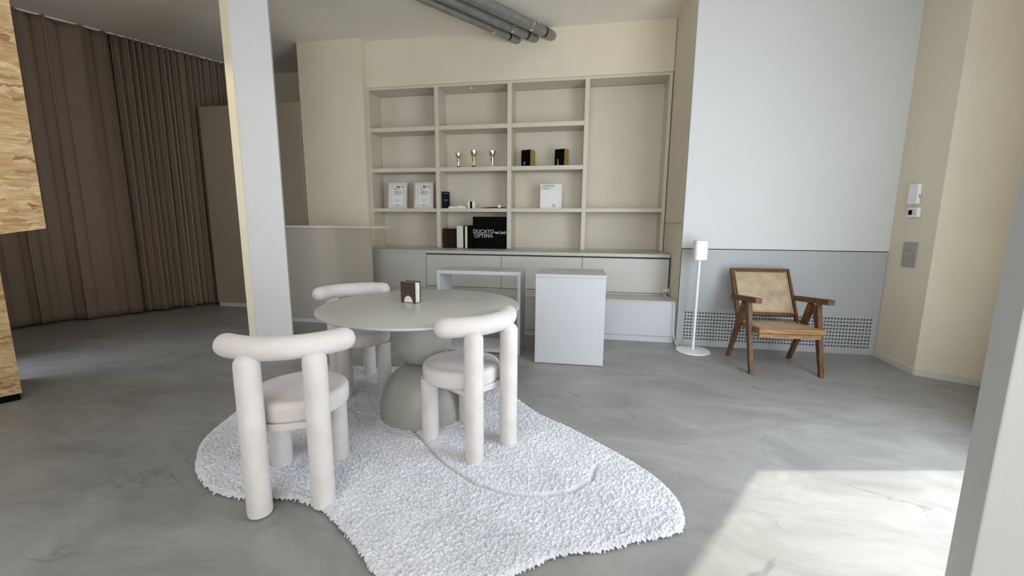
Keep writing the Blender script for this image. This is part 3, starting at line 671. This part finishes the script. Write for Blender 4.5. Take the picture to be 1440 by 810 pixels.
# ------------------------------------------------------------------ things on the shelves
SY = YF + .035
Z2, Z3, Z4 = 1.9345, 1.4155, .8985
def trophy(x, hgt, m, lab):
    t = thing('trophy', lab, 'trophy', (x, SY+.045, Z2), group='trophies on the second shelf')
    s = hgt/.21
    bm = bmesh.new(); box(bm, -.024*s, .024*s, -.024*s, .024*s, 0, .018*s); obj('base', bm, 'black' if m != 'w' else 'paper', t, bevel=.002)
    bm = bmesh.new(); lathe(bm, [(r*s, z*s) for r, z in ((0, .018), (.018, .018), (.014, .024), (.007, .032), (.010, .055), (.022, .098), (.026, .112), (.020, .122), (.008, .130), (0, .130))], 24); obj('stem', bm, 'goldcup' if m == 'g' else 'silver', t, smooth=True)
    bm = bmesh.new(); lathe(bm, [(r*s, z*s) for r, z in ((0, .128), (.010, .128), (.028, .142), (.040, .165), (.044, .195), (.046, .205), (.043, .205), (.040, .190), (.025, .15), (0, .142))], 32); obj('cup', bm, 'silver', t, smooth=True)
trophy(-1.675, .185, 's', 'small silver cup trophy, leftmost and shortest of three')
trophy(-1.468, .213, 'g', 'silver cup trophy with gold stem, middle of three')
trophy(-1.224, .205, 'w', 'silver cup trophy on a pale base, rightmost of three')
def giftbox(x, lab, tx):
    t = thing('presentation_box', lab, 'box', (x, SY+.06, Z2), R(-24), group='black and gold boxes on the second shelf')
    bxo('black_sleeve', (-.068, .068, -.055, .055, 0, .20), 'black', t)
    bxo('gold_side', (.0685, .0705, -.054, .054, .001, .196), 'gold', t, bevel=0)
    text('lettering', tx, .022, 'print_white', t, (-.012, -.0565, .04), rx=R(90), ry=0).rotation_euler = (R(90), R(-90), 0)
giftbox(-.765, 'black and gold presentation box, left of the two on the second shelf', 'IRIS')
giftbox(-.345, 'black and gold presentation box, right of the two on the second shelf', 'BEAUTY')
def diploma(x, lab):
    t = thing('framed_diploma', lab, 'framed certificate', (x, SY+.01, Z3), group='framed certificates dated 2025')
    t.rotation_euler = (R(-7), 0, 0)
    W, H_ = .133, .345
    for nm, b in (('frame_rail', (-W, -W+.028, 0, .02, 0, H_)), ('frame_rail', (W-.028, W, 0, .02, 0, H_)), ('frame_rail', (-W+.0285, W-.0285, 0, .02, 0, .028)), ('frame_rail', (-W+.0285, W-.0285, 0, .02, H_-.028, H_))): bxo(nm, b, 'offwhite_frame', t, bevel=.002)
    bxo('certificate', (-W+.0285, W-.0285, .006, .012, .0285, H_-.0285), 'paper', t, bevel=0)
    text('year_print', '2025', .062, 'print', t, (0, .0055, .188), sx=.92)
    text('heading_print', 'N°1', .034, 'print', t, (-.012, .0055, .236))
    text('small_print', 'BEST SALON', .014, 'print_grey', t, (0, .0055, .165)); text('small_print', 'DIPLOMA', .022, 'print_grey', t, (0, .0055, .105)); text('small_print', 'award winner', .014, 'print_grey', t, (0, .0055, .085))
    bm = bmesh.new()
    for b in ((-.086, .086, .0045, .0058, .040, .043), (-.086, .086, .0045, .0058, .296, .299), (-.086, -.083, .0045, .0058, .17, .299), (.083, .086, .0045, .0058, .17, .299), (-.086, -.084, .0045, .0058, .043, .17), (.084, .086, .0045, .0058, .043, .17)): box(bm, *b)
    box(bm, -.012, .008, .0045, .0058, .272, .302); box(bm, .018, .030, .0045, .0058, .265, .300); box(bm, -.06, -.03, .0045, .0058, .262, .27); box(bm, .045, .08, .0045, .0058, .282, .29)
    obj('border_print', bm, 'print', t)
    bm = bmesh.new(); lathe(bm, [(0, 0), (.008, 0), (.008, .0015), (0, .0015)], 16); o = obj('seal_print', bm, 'print', t); o.location = (0, .0055, .048); o.rotation_euler.x = R(90)
diploma(-2.527, 'off-white framed certificate with 2025 heading, left of the pair')
diploma(-2.155, 'off-white framed certificate with 2025 heading, right of the pair')
t = thing('navy_box', 'dark navy upright box with fine white print in second bay', 'box', (-1.866, SY+.02, Z3), R(6))
bxo('carton', (-.032, .062, 0, .06, 0, .218), 'navy', t); text('print_line', 'Cosmetica', .018, 'print_grey', t, (.02, -.0005, .19)); text('print_line', 'Beauty', .020, 'print_grey', t, (.024, -.0005, .105)); text('print_line', 'care', .014, 'print_grey', t, (.012, -.0005, .088))
t = thing('white_tray', 'flat white carton with small cards on it beside the navy box', 'tray', (-1.69, SY+.02, Z3))
bxo('carton', (-.115, .115, -.01, .10, 0, .026), 'paper', t)
bm = bmesh.new(); tube(bm, [(.02, .02, .026), (.065, .02, .026)], .014, 12); obj('rolled_paper', bm, 'paper', t, smooth=True)
t = thing('striped_box', 'small white box with a black band on the third shelf', 'box', (-1.5, SY+.02, Z3))
bxo('carton', (-.048, .048, 0, .06, 0, .088), 'paper', t); bxo('black_band', (-.017, .014, -.001, .061, 0, .0885), 'black', t, bevel=0)
t = thing('letter_opener', 'dark slim ornament lying flat with a small silver star', 'ornament', (-1.215, SY+.03, Z3))
bm = bmesh.new()
tube(bm, [(-.15, 0, .008), (-.06, .0, .010), (.0, .0, .012), (.10, 0, .010), (.165, 0, .009)], [.004, .007, .009, .007, .008], 10); obj('shaft', bm, 'black_metal', t, smooth=True)
bm = bmesh.new(); P = []
for k in range(10): a = k*math.pi/5; r = .026 if k % 2 == 0 else .011; P.append((.09+r*math.cos(a), r*math.sin(a)+.026))
a = [bm.verts.new((p[0], -.012, p[1])) for p in P]; b = [bm.verts.new((p[0], -.008, p[1])) for p in P]
for i in range(10): bm.faces.new((a[i], a[(i+1) % 10], b[(i+1) % 10], b[i]))
bm.faces.new(a[::-1]); bm.faces.new(b); obj('star', bm, 'silver', t)
t = thing('standing_book', 'white book titled COMPASSO D\'ORO standing upright in the third bay', 'book', (-.484, SY+.02, Z3)); t.rotation_euler = (R(-4), 0, 0)
bxo('cover', (-.116, .116, 0, .004, 0, .305), 'paper', t); bxo('pages', (-.112, .112, .0045, .04, .003, .302), 'cream_paper', t); bxo('back_cover', (-.112, .152, .0405, .0445, 0, .305), 'paper', t)
text('title', 'COMPASSO', .037, 'print', t, (-.102, -.0005, .268), align='LEFT', sx=.88); text('title', "D'ORO", .037, 'print', t, (-.102, -.0005, .235), align='LEFT', sx=.88)
text('subtitle', 'international', .015, 'print_grey', t, (.002, -.0005, .236), align='LEFT')
bm = bmesh.new(); tube(bm, [(.035, 0, .015), (.056, 0, .058)], .003, 6); tube(bm, [(.077, 0, .015), (.056, 0, .058)], .003, 6); tube(bm, [(.046, 0, .022), (.066, 0, .022)], .002, 6); obj('emblem', bm, 'print', t)
bxo('print_line', (-.10, 0, -.0008, .0, .012, .014), 'print_grey', t, bevel=0)
# bottom bay books on the countertop
SYB = YF + .03
def book(x0, x1, z, m, lab, pages=None, d=.18):
    t = thing('book', lab, 'book', ((x0+x1)/2, SYB, Z4)); w_ = (x1-x0)/2
    if pages:
        bxo('cover', (-w_, w_, .012, d, 0, z), m, t); bxo('pages', (-w_+.004, w_-.004, 0, .0115, .004, z-.004), pages, t, bevel=0)
    else:
        bxo('cover', (-w_, w_, 0, d, 0, z), m, t)
    return t
t = book(-1.880, -1.705, .255, 'brown_book', 'dark brown thick binder at the left end of the lower bay')
for k, zz in enumerate((.03, .09, .15, .2)): o = bxo('spine_mark', (-.065, -.058, -.0008, .0, zz, zz+.03), 'spine', t, bevel=0)
book(-1.697, -1.604, .298, 'black', 'thick cream-paged book between the brown binder and a thin book', 'cream_paper')
book(-1.598, -1.586, .285, 'black', 'thin black folder between two cream-paged books')
book(-1.584, -1.548, .292, 'black', 'thin cream-paged book just left of the black books', 'cream_paper')
book(-1.545, -1.478, .300, 'black', 'plain black book beside the large black lettered box')
t = thing('lettered_box', 'large black box with outlined capitals in the lower second bay', 'box', (-1.335, SYB, Z4)); bxo('carton', (-.139, .139, 0, .22, 0, .412), 'black', t)
text('lettering', 'DUCATO', .068, 'print_grey', t, (.004, -.0006, .198), sx=.98, offset=.0015); text('lettering', 'OPTIMA', .068, 'print_grey', t, (.004, -.0006, .143), sx=1.02, offset=.0015)
t = thing('lettered_box', 'black box reading net Leck, against the second upright', 'box', (-1.105, SYB, Z4)); bxo('carton', (-.088, .086, 0, .22, 0, .412), 'black', t)
text('lettering', 'net Leck', .052, 'print_white', t, (0, -.0006, .194), sx=.84)
